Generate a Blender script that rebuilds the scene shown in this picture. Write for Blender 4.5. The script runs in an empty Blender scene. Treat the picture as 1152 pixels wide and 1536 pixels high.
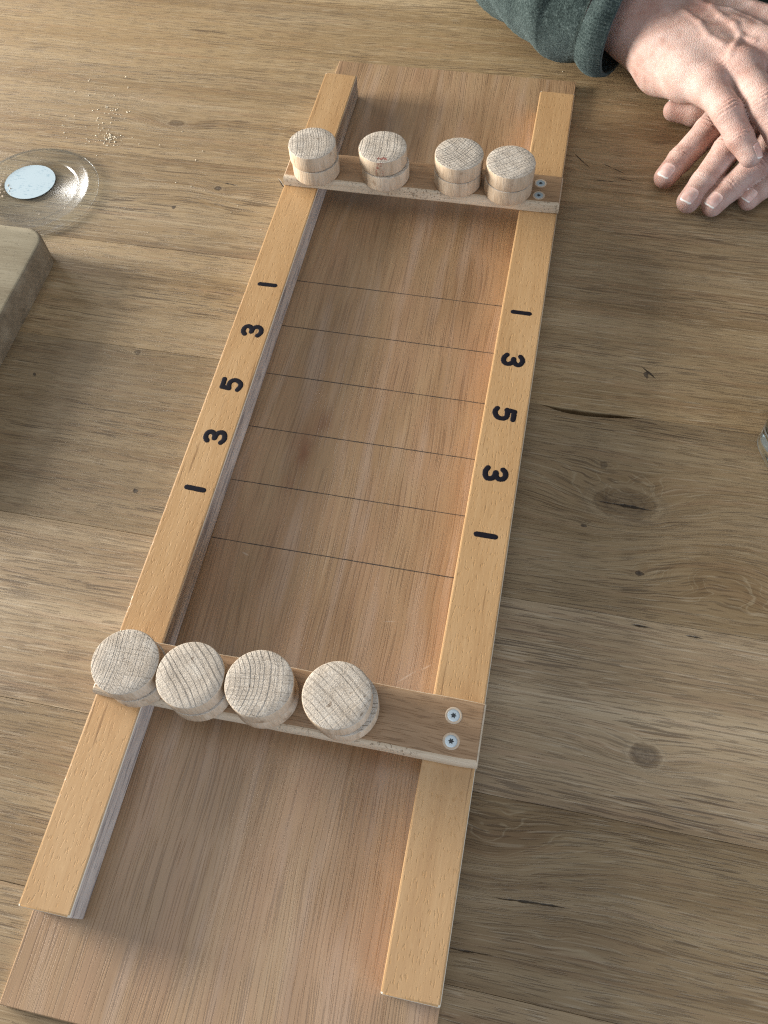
import bpy, bmesh, math, random
import numpy as np
from mathutils import Matrix, Vector

random.seed(7)
SC = bpy.context.scene
C = SC.collection
MM = 0.001

# ------------------------------------------------------------------ camera, light, exposure
cam_d = bpy.data.cameras.new('camera')
cam = bpy.data.objects.new('camera', cam_d)
C.objects.link(cam)
cam.matrix_world = Matrix.Translation((0.9419*0.17, 0.2865*0.17, 2.1937*0.17+0.004)) @ \
    (Matrix.Rotation(0.2003, 4, 'Z') @ Matrix.Rotation(0.0398, 4, 'Y') @ Matrix.Rotation(0.4938, 4, 'X'))
cam_d.sensor_fit = 'VERTICAL'
cam_d.sensor_height = 36.0
cam_d.lens = 1244.9352/1536*36.0
cam_d.clip_start = 0.01
cam_d.clip_end = 100
SC.camera = cam

world = bpy.data.worlds.new('World')
SC.world = world
world.use_nodes = True
wbg = world.node_tree.nodes['Background']
wbg.inputs[0].default_value = (0.97, 0.985, 1.0, 1)
wbg.inputs[1].default_value = 0.265


def area(name, loc, target, sx, sy, power, col):
    d = bpy.data.lights.new(name, 'AREA')
    d.shape = 'RECTANGLE'
    d.size = sx
    d.size_y = sy
    d.energy = power
    d.color = col
    o = bpy.data.objects.new(name, d)
    C.objects.link(o)
    o.location = loc
    o.rotation_euler = (Vector(target)-Vector(loc)).to_track_quat('-Z', 'Y').to_euler()
    return o


# low window light from the left, a cooler and weaker window low on the right, an added soft fill overhead
area('window_light', (-1.80, 0.42, 0.33), (0.1, 0.32, 0.02), 0.60, 0.58, 134, (1.0, 0.965, 0.90))
area('far_window_light', (-2.1, 1.5, 0.75), (0.0, 0.35, 0.0), 1.0, 0.8, 42, (1.0, 0.985, 0.95))
area('side_window_light', (0.98, -0.58, 0.30), (0.1, 0.15, 0.02), 0.5, 0.36, 10.5, (0.66, 0.80, 1.0))
area('overhead_fill_light', (-0.25, -0.05, 1.9), (0.1, 0.1, 0.0), 1.3, 1.3, 9, (0.95, 0.98, 1.0))  # added fill and sheen on the plate, no actual lamp up there

vs = SC.view_settings
vs.view_transform = 'Standard'
vs.look = 'None'
vs.exposure = -0.28
vs.gamma = 1.0
vs.use_curve_mapping = False
SC.render.engine = 'CYCLES'
SC.cycles.use_denoising = False
SC.cycles.sample_clamp_indirect = 0.8
SC.cycles.blur_glossy = 1.5
SC.cycles.filter_width = 1.25
SC.cycles.max_bounces = 8
SC.cycles.transparent_max_bounces = 12


# ------------------------------------------------------------------ node helpers
class NT:
    def __init__(s, name):
        s.m = bpy.data.materials.new(name)
        s.m.use_nodes = True
        s.t = s.m.node_tree
        s.b = s.t.nodes['Principled BSDF']

    def n(s, typ):
        return s.t.nodes.new(typ)

    def put(s, sock, v):
        if isinstance(v, bpy.types.NodeSocket):
            s.t.links.new(v, sock)
        else:
            if isinstance(v, (tuple, list)) and len(v) == 3 and len(sock.default_value) == 4:
                v = (*v, 1)
            sock.default_value = v

    def bs(s, **kw):
        for k, v in kw.items():
            s.put(s.b.inputs[k.replace('_', ' ')], v)

    def ma(s, op, a, b=0.0, c=0.0, clamp=False):
        n = s.n('ShaderNodeMath')
        n.operation = op
        n.use_clamp = clamp
        for i, v in enumerate((a, b, c)):
            s.put(n.inputs[i], v)
        return n.outputs[0]

    def add(s, a, b): return s.ma('ADD', a, b)
    def sub(s, a, b): return s.ma('SUBTRACT', a, b)
    def mul(s, a, b): return s.ma('MULTIPLY', a, b)

    def pos(s):
        n = s.n('ShaderNodeTexCoord')
        sp = s.n('ShaderNodeSeparateXYZ')
        v = s.n('ShaderNodeVectorMath')
        v.operation = 'SCALE'
        v.inputs[3].default_value = 1000
        s.t.links.new(n.outputs['Object'], v.inputs[0])
        s.t.links.new(v.outputs[0], sp.inputs[0])
        return sp.outputs[0], sp.outputs[1], sp.outputs[2]

    def xyz(s, x, y, z=0.0):
        n = s.n('ShaderNodeCombineXYZ')
        for i, v in enumerate((x, y, z)):
            s.put(n.inputs[i], v)
        return n.outputs[0]

    def noise(s, vec, scale=1.0, detail=2.0, rough=0.5, dist=0.0):
        n = s.n('ShaderNodeTexNoise')
        s.put(n.inputs['Vector'], vec)
        n.inputs['Scale'].default_value = scale
        n.inputs['Detail'].default_value = detail
        n.inputs['Roughness'].default_value = rough
        n.inputs['Distortion'].default_value = dist
        return n.outputs[0]

    def sn(s, x, y, z, kx, ky, detail=2.0, rough=0.5, kz=1.0):
        return s.noise(s.xyz(s.mul(x, kx), s.mul(y, ky), s.mul(z, kz)), 1.0, detail, rough)

    def mr(s, v, a, b, c=0.0, d=1.0, smooth=False):
        n = s.n('ShaderNodeMapRange')
        if smooth:
            n.interpolation_type = 'SMOOTHSTEP'
        s.put(n.inputs[0], v)
        for i, q in enumerate((a, b, c, d)):
            s.put(n.inputs[i+1], q)
        return n.outputs[0]

    def ramp(s, f, stops):
        n = s.n('ShaderNodeValToRGB')
        e = n.color_ramp.elements
        while len(e) < len(stops):
            e.new(0.5)
        for el, (p, c) in zip(e, stops):
            el.position = p
            el.color = (*c, 1)
        s.put(n.inputs[0], f)
        return n.outputs[0]

    def mix(s, f, a, b, mode='MIX'):
        n = s.n('ShaderNodeMix')
        n.data_type = 'RGBA'
        n.blend_type = mode
        s.put(n.inputs[0], f)
        s.put(n.inputs[6], a)
        s.put(n.inputs[7], b)
        return n.outputs[2]

    def attr(s, name):
        n = s.n('ShaderNodeAttribute')
        n.attribute_type = 'OBJECT'
        n.attribute_name = name
        return n.outputs['Fac']

    def bump(s, h, strength=0.3, dist=0.0005):
        n = s.n('ShaderNodeBump')
        n.inputs['Strength'].default_value = strength
        n.inputs['Distance'].default_value = dist
        s.put(n.inputs['Height'], h)
        s.put(s.b.inputs['Normal'], n.outputs[0])

    def gray(s, v):
        n = s.n('ShaderNodeCombineColor')
        for i in range(3):
            s.put(n.inputs[i], v)
        return n.outputs[0]


# ------------------------------------------------------------------ materials
def mat_oak(y0, y1):
    t = NT('oak')
    x, y, z = t.pos()
    seed = t.attr('seed')
    tone = t.attr('tone')
    w = t.sub(t.sn(x, y, seed, .0035, .013, 2), .5)
    phi = t.add(y, t.mul(w, 11.0))
    w2 = t.sub(t.sn(x, y, t.add(seed, 2.7), .018, .06, 2), .5)
    phi = t.add(phi, t.mul(w2, 2.0))
    # grain flowing round knots: x, y, half length, half width, lift
    swirl = [k for k in [(-99.7, 522, 26, 9, 9), (-51.3, 463, 12, 6, 6), (-58.2, 323, 10, 5, 4), (-27.7, 234, 7, 4, 3),
                         (242.3, 145.9, 22, 9, 8), (225.5, 270.8, 40, 17, 28), (232, 356, 9, 5, 5), (213.4, 293, 6, 3, 3),
                         (235.3, 233.6, 7, 4, 3), (276, 246, 44, 20, -26), (205, 515, 44, 15, 12), (178, 92, 40, 17, 20),
                         (-72, 452, 34, 13, -9), (298, 498, 26, 13, 13), (215, 75, 50, 12, -10)] if y0-4 < k[1] < y1+4]
    jx = t.mul(t.sub(t.sn(x, y, 3.3, .05, .09, 2), .5), 9.0)
    jy = t.mul(t.sub(t.sn(x, y, 8.3, .05, .09, 2), .5), 6.0)
    xj, yj = t.add(x, jx), t.add(y, jy)
    halo = 0.0
    for kx, ky, ka, kb, kh in swirl:
        dx = t.mul(t.sub(xj, kx), 1/ka)
        dy = t.mul(t.sub(yj, ky), 1/kb)
        e = t.ma('EXPONENT', t.mul(t.add(t.mul(dx, dx), t.mul(dy, dy)), -1.0))
        phi = t.add(phi, t.mul(e, kh))
        halo = t.ma('MAXIMUM', halo, t.mul(e, min(1.0, ka/25)))
    # pores and fine fibres run nearly straight; only the slow figure follows the swirls
    phs = t.add(t.mul(phi, .5), t.mul(t.add(y, t.mul(w, 11.0)), .5))
    band = t.sn(x, phi, t.add(seed, 5), .0018, .060, 3, .55)
    fig = t.sn(x, phi, t.add(seed, 71), .004, .16, 2, .5)
    line = t.mr(t.ma('ABSOLUTE', t.sub(t.ma('FRACT', t.mul(fig, 8.0)), .5)), .09, .0)
    mid = t.sn(x, phs, t.add(seed, 15), .006, .55, 3, .6)
    fine = t.sn(x, phs, t.add(seed, 9), .020, 2.1, 3, .7)
    pmask = t.mr(t.sn(x, phi, t.add(seed, 21), .007, .05, 2), .36, .62)
    pore = t.mul(t.mr(t.sn(x, phs, t.add(seed, 3), .045, 1.45, 0, .4), .64, .70), t.mr(pmask, 0, 1, .12, 1))
    pore2 = t.mul(t.mr(t.sn(x, phs, t.add(seed, 31), .085, 2.2, 0, .4), .62, .70), .6)
    pore3 = t.mul(t.mr(t.sn(x, phs, t.add(seed, 33), .022, .75, 0, .4), .74, .79), pmask)
    pore = t.ma('MAXIMUM', t.ma('MAXIMUM', pore, pore2), pore3)
    ray = t.mr(t.sn(x, phs, t.add(seed, 51), .06, 1.3, 0, .4), .66, .74)
    v = t.add(t.add(t.mul(band, .50), t.mul(mid, .20)), t.mul(fine, .30))
    v = t.add(v, t.mul(t.sub(fig, .5), t.mr(halo, 0, .5, .12, .34)))
    col = t.ramp(v, [(.33, (.240, .160, .086)), (.45, (.345, .245, .140)), (.55, (.420, .312, .188)), (.67, (.52, .405, .262))])
    rd = t.mr(t.sn(x, phs, t.add(seed, 61), .012, .30, 2), .52, .70)
    col = t.mix(t.mul(rd, .28), col, (.36, .215, .125))
    col = t.mix(t.mul(line, t.mr(halo, 0, .4, .10, .55)), col, (.56, .46, .31))
    col = t.mix(t.mul(ray, .38), col, (.60, .50, .36))
    col = t.mix(t.mul(pore, .72), col, (.080, .050, .030))
    gd = t.mr(t.sn(x, y, t.add(seed, 40), .006, .02, 2), .38, .68)
    col = t.mix(t.mul(gd, .12), col, t.mix(.75, col, (.36, .335, .285)))
    col = t.mix(t.mul(halo, .35), col, t.mix(1.0, col, (.66, .58, .50), 'MULTIPLY'))
    # knot hearts: x, y, radius x, radius y
    jx2 = t.mul(t.sub(t.sn(x, y, 5.3, .25, .30, 2), .5), 3.6)
    jy2 = t.mul(t.sub(t.sn(x, y, 6.3, .25, .30, 2), .5), 3.0)
    kn = t.noise(t.xyz(x, y, seed), .55, 3, .65)
    for kx, ky, ra, rb, dk in [k for k in [(-99.7, 522, 5.0, 2.6, .5), (-51.3, 463, 2.6, 1.8, .85), (-58.2, 323, 2.0, 1.6, .6), (-27.7, 234, 1.5, 1.2, 1.0),
                               (242.3, 145.9, 5.6, 4.4, .55), (225.5, 271.5, 13, 7.5, .30), (232, 356, 1.4, 2.2, 1.0), (213.4, 293, 1.8, 1.6, .5),
                               (235.3, 233.6, 1.6, 1.3, 1.0), (-75.5, 441.5, 1.2, .9, 1.0), (-112, 297, 1.0, .8, 1.0), (206, 255, 1.2, 1.0, .9),
                               (-138, 190, .9, .8, 1.0)] if y0 < k[1] < y1]:
        dx = t.mul(t.sub(t.add(x, jx2), kx), 1/ra)
        dy = t.mul(t.sub(t.add(y, jy2), ky), 1/rb)
        q = t.ma('SQRT', t.add(t.mul(dx, dx), t.mul(dy, dy)))
        core = t.mr(q, 1.0, .72)
        rim = t.mul(t.mr(q, .72, .95), t.mr(q, 1.25, 1.0))
        out = t.mul(t.mr(q, 1.1, 1.35), t.mr(q, 1.9, 1.4))
        if ra > 4:
            rg = t.mul(t.mr(t.ma('SINE', t.add(t.mul(q, 15.0), t.mul(kn, 5.0))), .35, 1.0), t.mr(q, 2.0, 1.1))
            col = t.mix(t.mul(rg, .38), col, (.105, .070, .043))
        col = t.mix(t.mul(core, dk), col, t.ramp(kn, [(.36, (.055, .040, .028)), (.64, (.165, .128, .092))]))
        col = t.mix(t.mul(rim, min(1, dk*.9)), col, (.060, .038, .024))
        col = t.mix(t.mul(out, .16*min(1, ra/4)), col, (.52, .44, .31))
    # cracks and splits: x0, y0, slope, half length, half width
    ck = 0.0
    cj = t.sn(x, y, 4.4, .16, .05, 3, .6)
    cracks = [(202, 521.5, -.5, 8, .6), (197, 509, .05, 9, .5), (225, 270.3, -.03, 15, .8), (200, 77.5, .05, 15, .55),
                              (-44, 468, -.1, 5, .5), (181, 526, -1.1, 6, .7), (210, 512, -.2, 6, .4), (238, 206, 0, 5, .7), (262, 205.5, 0, 4, .6),
                              (233, 358, -.9, 4, .8), (-8, 471, -1.2, 6, .9), (-2.5, 462, -1.0, 5, .7), (178, 55, .02, 9, .4)]
    for cx, cy, sl, L, wd in [c for c in cracks if y0-4 < c[1] < y1+4]:
        dx = t.sub(x, cx)
        dy = t.ma('ABSOLUTE', t.sub(t.sub(t.add(y, t.mul(jy, .35)), cy), t.mul(dx, sl)))
        qx = t.mul(dx, 1/L)
        ww = t.mul(t.mul(t.sub(1.0, t.mul(qx, qx)), wd), t.mr(cj, .3, .7, .1, 1.4))
        ck = t.ma('MAXIMUM', ck, t.mr(t.sub(ww, dy), -.15, .2))
    col = t.mix(t.mul(ck, .9), col, (.018, .012, .008))
    hsv = t.n('ShaderNodeHueSaturation')
    t.put(hsv.inputs['Color'], col)
    t.put(hsv.inputs['Value'], tone)
    t.put(hsv.inputs['Hue'], .4985)
    t.put(hsv.inputs['Saturation'], t.attr('sat'))
    t.bs(Base_Color=hsv.outputs[0], Roughness=t.mr(fine, .3, .7, .42, .58), Specular_IOR_Level=.35)
    hgt = t.sub(t.mul(fine, .45), t.add(t.mul(pore, .8), t.mul(ck, 3.0)))
    t.bump(hgt, .55, .0004)
    return t.m


def mat_ply():
    t = NT('okoume_plywood')
    x, y, z = t.pos()
    w = t.sub(t.sn(x, y, 1.0, .02, .006, 2), .5)
    u = t.add(t.add(x, t.mul(w, 12)), t.mul(y, .018))
    big = t.sn(u, y, 2.0, .045, .009, 3, .55)
    mid = t.sn(u, y, 4.0, .30, .014, 3, .55)
    streak = t.sn(u, y, 6.0, 1.75, .011, 3, .65)
    pore = t.mr(t.sn(u, y, 8.0, 1.7, .026, 1, .4), .545, .635)
    v = t.add(t.add(t.mul(big, .42), t.mul(mid, .27)), t.mul(streak, .31))
    col = t.ramp(v, [(.31, (.234, .130, .064)), (.44, (.330, .203, .107)), (.56, (.405, .262, .145)), (.70, (.478, .334, .199))])
    pink = t.mr(t.sn(x, y, 12.0, .05, .016, 2), .42, .66)
    col = t.mix(t.mul(pink, .30), col, (.43, .245, .145))
    pale = t.mr(t.sn(u, y, 14.0, .10, .010, 2), .52, .72)
    col = t.mix(t.mul(pale, .45), col, (.49, .36, .27))
    col = t.mix(t.mul(pore, .34), col, (.125, .068, .038))
    # reddish resin stain
    for sx, sy, a, b, k in [(55.5, 270, 3.0, 8, .55), (54, 277, 5, 14, .25), (61, 291, 4.5, 7, .4), (52, 250, 3, 5, .3)]:
        jx = t.mul(t.sub(t.sn(x, y, 7.7, .12, .07, 2), .5), 8)
        dx = t.mul(t.sub(t.add(x, jx), sx), 1/a)
        dy = t.mul(t.sub(y, sy), 1/b)
        e = t.ma('EXPONENT', t.mul(t.add(t.mul(dx, dx), t.mul(dy, dy)), -1.0))
        col = t.mix(t.mul(e, k), col, (.20, .075, .035))
    # pale scuffs near the lower crossbar
    sc = 0.0
    for cx, cy, sl, L, wd in [(133, 160, .9, 4, .5), (141, 166, .8, 2.5, .4), (42, 207, -.3, 2, .5), (120, 185, .2, 3, .25)]:
        dx = t.sub(x, cx)
        dy = t.ma('ABSOLUTE', t.sub(t.sub(y, cy), t.mul(dx, sl)))
        qx = t.mul(dx, 1/L)
        sc = t.ma('MAXIMUM', sc, t.mr(t.sub(t.mul(t.sub(1.0, t.mul(qx, qx)), wd), dy), -.2, .4))
    col = t.mix(t.mul(sc, .35), col, (.72, .63, .54))
    t.bs(Base_Color=col, Roughness=t.mr(streak, .3, .7, .28, .38), Specular_IOR_Level=.6)
    t.bump(t.sub(t.mul(streak, .5), t.mul(pore, .7)), .35, .0003)
    return t.m


def mat_beech(name='varnished_beech', raw=False):
    t = NT(name)
    x, y, z = t.pos()
    sd = t.attr('seed')
    w = t.sub(t.sn(x, y, t.add(sd, 1.0), .05, .012, 2), .5)
    u = t.add(x, t.mul(w, 5))
    uz = t.add(u, t.mul(z, 1.3))
    big = t.sn(uz, y, sd, .10, .010, 2)
    fine = t.sn(uz, y, t.add(sd, 4.0), .9, .05, 3, .6)
    fleck = t.mr(t.sn(uz, y, t.add(sd, 6.0), 1.25, .30, 1, .3), .60, .70)
    fl2 = t.mr(t.sn(uz, y, t.add(sd, 9.0), 1.25, .26, 1, .3), .62, .72)
    v = t.add(t.mul(big, .55), t.mul(fine, .45))
    if raw:
        col = t.ramp(v, [(.32, (.32, .255, .21)), (.5, (.46, .39, .335)), (.68, (.59, .52, .455))])
        dk = t.mr(t.sn(uz, y, t.add(sd, 12.0), .45, .035, 3, .65), .52, .60)
        col = t.mix(t.mul(dk, .62), col, (.13, .115, .12))
        t.bs(Base_Color=col, Roughness=.6, Specular_IOR_Level=.3)
    else:
        col = t.ramp(v, [(.30, (.435, .250, .110)), (.5, (.505, .307, .143)), (.70, (.56, .357, .178))])
        col = t.mix(t.mul(fleck, .24), col, (.36, .18, .055))
        col = t.mix(t.mul(fl2, .14), col, (.72, .50, .27))
        # a few short mineral streaks
        ms = t.mr(t.sn(uz, y, t.add(sd, 17.0), .50, .022, 1, .3), .705, .76)
        col = t.mix(t.mul(ms, .55), col, (.18, .085, .03))
        t.bs(Base_Color=col, Roughness=t.mr(fine, .3, .7, .30, .42), Specular_IOR_Level=.5)
    t.bump(t.sub(t.mul(fine, .5), fleck), .22 if not raw else .5, .0003)
    return t.m


def mat_bar(edge=False):
    t = NT('crossbar_edge' if edge else 'crossbar_wood')
    x, y, z = t.pos()
    sd = t.attr('seed')
    w = t.sub(t.sn(x, y, t.add(sd, 1.0), .02, .06, 2), .5)
    v0 = t.add(t.add(y, t.mul(w, 6)), t.mul(z, 1.0))
    big = t.sn(x, v0, sd, .010, .16, 3)
    fine = t.sn(x, v0, t.add(sd, 3.0), .035, 1.3, 3, .6)
    pore = t.mr(t.sn(x, v0, t.add(sd, 6.0), .10, 1.7, 1, .3), .57, .67)
    v = t.add(t.mul(big, .55), t.mul(fine, .45))
    if edge:
        col = t.ramp(v, [(.32, (.48, .36, .24)), (.5, (.60, .48, .345)), (.68, (.69, .58, .44))])
        pit = t.mr(t.noise(t.xyz(x, y, z), .75, 2, .6), .60, .66)
        pm = t.mr(t.sn(x, y, t.add(sd, 9.0), .025, .05, 1), .48, .62)
        col = t.mix(t.mul(t.mul(pit, pm), .7), col, (.20, .13, .075))
        col = t.mix(t.mul(pore, .25), col, (.28, .19, .11))
        t.bs(Base_Color=col, Roughness=.62, Specular_IOR_Level=.3)
        t.bump(t.sub(fine, t.mul(t.mul(pit, pm), 3)), .6, .0005)
    else:
        col = t.ramp(v, [(.30, (.250, .142, .070)), (.5, (.345, .212, .115)), (.70, (.43, .285, .168))])
        col = t.mix(t.mul(pore, .45), col, (.13, .068, .032))
        t.bs(Base_Color=col, Roughness=.42, Specular_IOR_Level=.4)
        t.bump(t.sub(t.mul(fine, .5), pore), .35, .0003)
    return t.m


def mat_disc(top=True):
    t = NT('disc_end_grain' if top else 'disc_side_grain')
    x, y, z = t.pos()
    sd = t.attr('seed')
    if top:
        rs = t.attr('ring')         # ring spacing in mm
        cr = t.attr('cross')        # strength of the second set of saw lines
        nw = t.sub(t.sn(x, y, t.mul(sd, 3.1), .05, .05, 2), .5)
        # growth rings: arcs about a pith that lies outside the disc
        px = t.add(x, t.attr('pith'))
        r = t.ma('SQRT', t.add(t.mul(px, px), t.mul(y, y)))
        r = t.add(r, t.mul(nw, 4.0))
        ph = t.ma('DIVIDE', r, rs)
        jit = t.noise(t.xyz(t.mul(ph, .9), t.mul(sd, 7.0), 0.0), 1.0, 1)
        fr = t.ma('FRACT', t.add(ph, t.mul(jit, 1.6)))
        ring = t.mr(fr, .78, .97, 0, 1)
        ring = t.mul(ring, t.mr(t.noise(t.xyz(t.mul(ph, .5), t.mul(sd, 5.0), 1.0), 1.0, 1), .35, .65, .25, 1))
        # rays / saw marks across the rings
        yy = t.add(y, t.mul(nw, 2.0))
        ph2 = t.mul(yy, t.mr(jit, .3, .7, .52, .56))
        j2 = t.noise(t.xyz(t.mul(ph2, .8), t.mul(sd, 11.0), 2.0), 1.0, 2)
        f2 = t.ma('FRACT', t.add(ph2, t.mul(j2, 1.8)))
        ray = t.mul(t.mr(f2, .84, .97, 0, 1), cr)
        ray = t.mul(ray, t.mr(t.sn(x, yy, t.add(sd, 2.0), .10, .8, 2), .38, .60, .1, 1))
        sp = t.noise(t.xyz(x, y, t.mul(sd, 4.0)), 1.5, 4, .72)
        sp2 = t.noise(t.xyz(x, y, t.mul(sd, 4.0)), .16, 2, .5)
        v = t.add(t.mul(sp, .6), t.mul(sp2, .4))
        col = t.ramp(v, [(.32, (.42, .35, .275)), (.5, (.585, .505, .415)), (.68, (.73, .66, .565))])
        col = t.mix(t.mul(ring, .32), col, (.26, .20, .15))
        col = t.mix(t.mul(ray, .42), col, (.215, .17, .130))
        # one or two dark specks
        dot = t.mr(t.noise(t.xyz(x, y, t.mul(sd, 9.0)), .42, 0), .80, .84)
        col = t.mix(t.mul(dot, .6), col, (.16, .10, .06))
        # red ink smudge on the disc that has one
        st = t.attr('stain')
        dx = t.sub(x, 2.0)
        dy = t.add(y, 10.5)
        e = t.ma('EXPONENT', t.mul(t.add(t.mul(t.mul(dx, dx), .09), t.mul(t.mul(dy, dy), .30)), -1.0))
        e = t.mul(t.mr(t.mul(e, t.mr(t.noise(t.xyz(x, y, 0.0), .55, 2, .6), .35, .6, .2, 1.4)), .38, .70), st)
        col = t.mix(t.mul(e, .8), col, (.30, .045, .03))
        t.bs(Base_Color=col, Roughness=.85, Specular_IOR_Level=.15)
        t.bump(t.sub(t.add(t.mul(sp, 1.0), t.mul(sp2, .5)), t.add(t.mul(ring, .9), t.mul(ray, .9))), .8, .0006)
    else:
        a = t.ma('ARCTAN2', y, x)
        ax = t.mul(a, 14.3)
        g1 = t.sn(ax, z, t.mul(sd, 3.0), .45, .05, 3, .6)
        g2 = t.sn(ax, z, t.mul(sd, 5.0), 1.6, .12, 2, .6)
        big = t.sn(ax, z, t.mul(sd, 7.0), .07, .02, 2)
        v = t.add(t.add(t.mul(g1, .35), t.mul(g2, .3)), t.mul(big, .35))
        col = t.ramp(v, [(.32, (.37, .26, .165)), (.5, (.54, .415, .29)), (.68, (.66, .545, .42))])
        dk = t.mr(t.sn(ax, z, t.mul(sd, 13.0), .16, .10, 3, .6), .63, .70)
        col = t.mix(t.mul(dk, .5), col, (.23, .14, .08))
        st = t.attr('stain')
        dx = t.add(x, -1.0)
        e = t.ma('EXPONENT', t.mul(t.mul(dx, dx), -.05))
        e = t.mul(e, t.mr(y, -10, -12))
        e = t.mul(t.mul(t.mr(t.mul(e, t.noise(t.xyz(x, y, z), .6, 2, .6)), .40, .58), st), .8)
        col = t.mix(e, col, (.27, .05, .03))
        t.bs(Base_Color=col, Roughness=.75, Specular_IOR_Level=.2)
        t.bump(t.add(g2, g1), .5, .0004)
    return t.m


def mat_skin():
    t = NT('skin')
    x, y, z = t.pos()
    p = t.xyz(x, y, z)
    big = t.noise(p, .045, 3, .55)
    blotch = t.noise(p, .16, 3, .6)
    v = t.add(t.mul(big, .55), t.mul(blotch, .45))
    col = t.ramp(v, [(.34, (.395, .228, .182)), (.47, (.475, .312, .258)), (.58, (.53, .375, .322)), (.70, (.575, .43, .377))])
    at = t.n('ShaderNodeAttribute')
    at.attribute_name = 'red'
    col = t.mix(t.mul(at.outputs['Fac'], .34), col, (.48, .20, .15))
    frk = t.mr(t.noise(p, .55, 2, .5), .66, .74)
    col = t.mix(t.mul(frk, .22), col, (.34, .16, .10))
    vo = t.n('ShaderNodeTexVoronoi')
    vo.feature = 'DISTANCE_TO_EDGE'
    t.put(vo.inputs['Vector'], t.noise(p, .3, 2, .5))
    t.put(vo.inputs['Vector'], p)
    vo.inputs['Scale'].default_value = .85
    cell = t.mr(vo.outputs['Distance'], 0, .18)
    mic = t.noise(p, 1.6, 3, .6)
    t.bs(Base_Color=col, Roughness=t.mr(mic, .3, .7, .40, .56), Specular_IOR_Level=.32, Subsurface_Weight=.18,
         Subsurface_Radius=(1.0, .35, .2), Subsurface_Scale=.0022)
    t.bump(t.add(t.mul(cell, .5), t.mul(mic, .9)), .5, .0006)
    return t.m


def mat_simple(name, col, rough=.5, spec=.5, **kw):
    t = NT(name)
    t.bs(Base_Color=col, Roughness=rough, Specular_IOR_Level=spec, **kw)
    return t.m


def mat_nail():
    t = NT('fingernail')
    x, y, z = t.pos()
    f = t.noise(t.xyz(x, y, z), .25, 2)
    col = t.ramp(f, [(.35, (.58, .365, .315)), (.65, (.70, .49, .43))])
    t.bs(Base_Color=col, Roughness=.28, Specular_IOR_Level=.55, Subsurface_Weight=.2, Subsurface_Radius=(1, .4, .25), Subsurface_Scale=.001)
    return t.m


def mat_wool(name, rib=False):
    t = NT(name)
    x, y, z = t.pos()
    p = t.xyz(x, y, z)
    n1 = t.noise(p, .85, 3, .65)
    n2 = t.noise(p, .10, 2, .5)
    n3 = t.noise(p, 2.3, 2, .7)
    v = t.add(t.add(t.mul(n1, .5), t.mul(n2, .2)), t.mul(n3, .3))
    col = t.ramp(v, [(.38, (.009, .014, .013)), (.49, (.036, .053, .048)), (.58, (.078, .104, .096)), (.68, (.19, .23, .215))])
    t.bs(Base_Color=col, Roughness=.95, Specular_IOR_Level=.08, Sheen_Weight=.25, Sheen_Roughness=.45, Sheen_Tint=(.7, .88, .9, 1))
    t.bump(t.add(n1, t.mul(n3, .8)), .9, .0012)
    return t.m


M = {}
M['ply'] = mat_ply()
M['ply_edge'] = mat_simple('plywood_edge', (.46, .36, .26), .7, .3)
M['beech'] = mat_beech()
M['beech_raw'] = mat_beech('raw_beech_edge', True)
M['lit_edge'] = mat_simple('pale_lit_edge', (.74, .66, .53), .5, .4)  # bright light line along the rail arrises, painted as a pale bevel colour
M['bar'] = mat_bar()
M['bar_edge'] = mat_bar(True)
M['disc_top'] = mat_disc(True)
M['disc_side'] = mat_disc(False)
M['ink'] = mat_simple('black_marker_ink', (.008, .007, .012), .8, .15)
M['pencil'] = mat_simple('pencil_line', (.060, .048, .040), .5, .3)
M['zinc'] = mat_simple('zinc_screw', (.56, .65, .71), .42, .5, Metallic=.7)
M['recess'] = mat_simple('screw_recess', (.05, .055, .06), .5, .4, Metallic=.5)
M['washer'] = mat_simple('countersink_wood', (.56, .45, .34), .7, .2)
M['skin'] = mat_skin()
M['nail'] = mat_nail()
M['nail_tip'] = mat_simple('nail_free_edge', (.80, .74, .68), .35, .5)
M['wool'] = mat_wool('green_wool')
M['wool_dark'] = mat_simple('dark_cloth', (.012, .016, .018), .95, .05)


# ------------------------------------------------------------------ mesh helpers
def tag(o, label=None, cat=None, group=None, kind=None):
    if label: o['label'] = label
    if cat: o['category'] = cat
    if group: o['group'] = group
    if kind: o['kind'] = kind
    return o


def empty(name, loc=(0, 0, 0)):
    o = bpy.data.objects.new(name, None)
    C.objects.link(o)
    o.location = [c*MM for c in loc]
    o.empty_display_size = .02
    return o


def link(name, me, mats, parent=None, loc=(0, 0, 0), smooth=False):
    o = bpy.data.objects.new(name, me)
    C.objects.link(o)
    o.location = [c*MM for c in loc]
    if parent: o.parent = parent
    if mats is not None and not me.materials:
        for m in (mats if isinstance(mats, (list, tuple)) else [mats]):
            me.materials.append(m)
    if smooth:
        me.polygons.foreach_set('use_smooth', [True]*len(me.polygons))
    return o


def from_data(name, v, f, mats, parent=None, loc=(0, 0, 0), smooth=False):
    me = bpy.data.meshes.new(name)
    me.from_pydata([tuple(c*MM for c in p) for p in v], [], f)
    me.update()
    return link(name, me, mats, parent, loc, smooth)


def bm_finish(name, bm, mats, parent=None, loc=(0, 0, 0), smooth=False):
    me = bpy.data.meshes.new(name)
    bm.transform(Matrix.Scale(MM, 4))
    bmesh.ops.recalc_face_normals(bm, faces=bm.faces)
    bm.to_mesh(me)
    bm.free()
    return link(name, me, mats, parent, loc, smooth)


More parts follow.
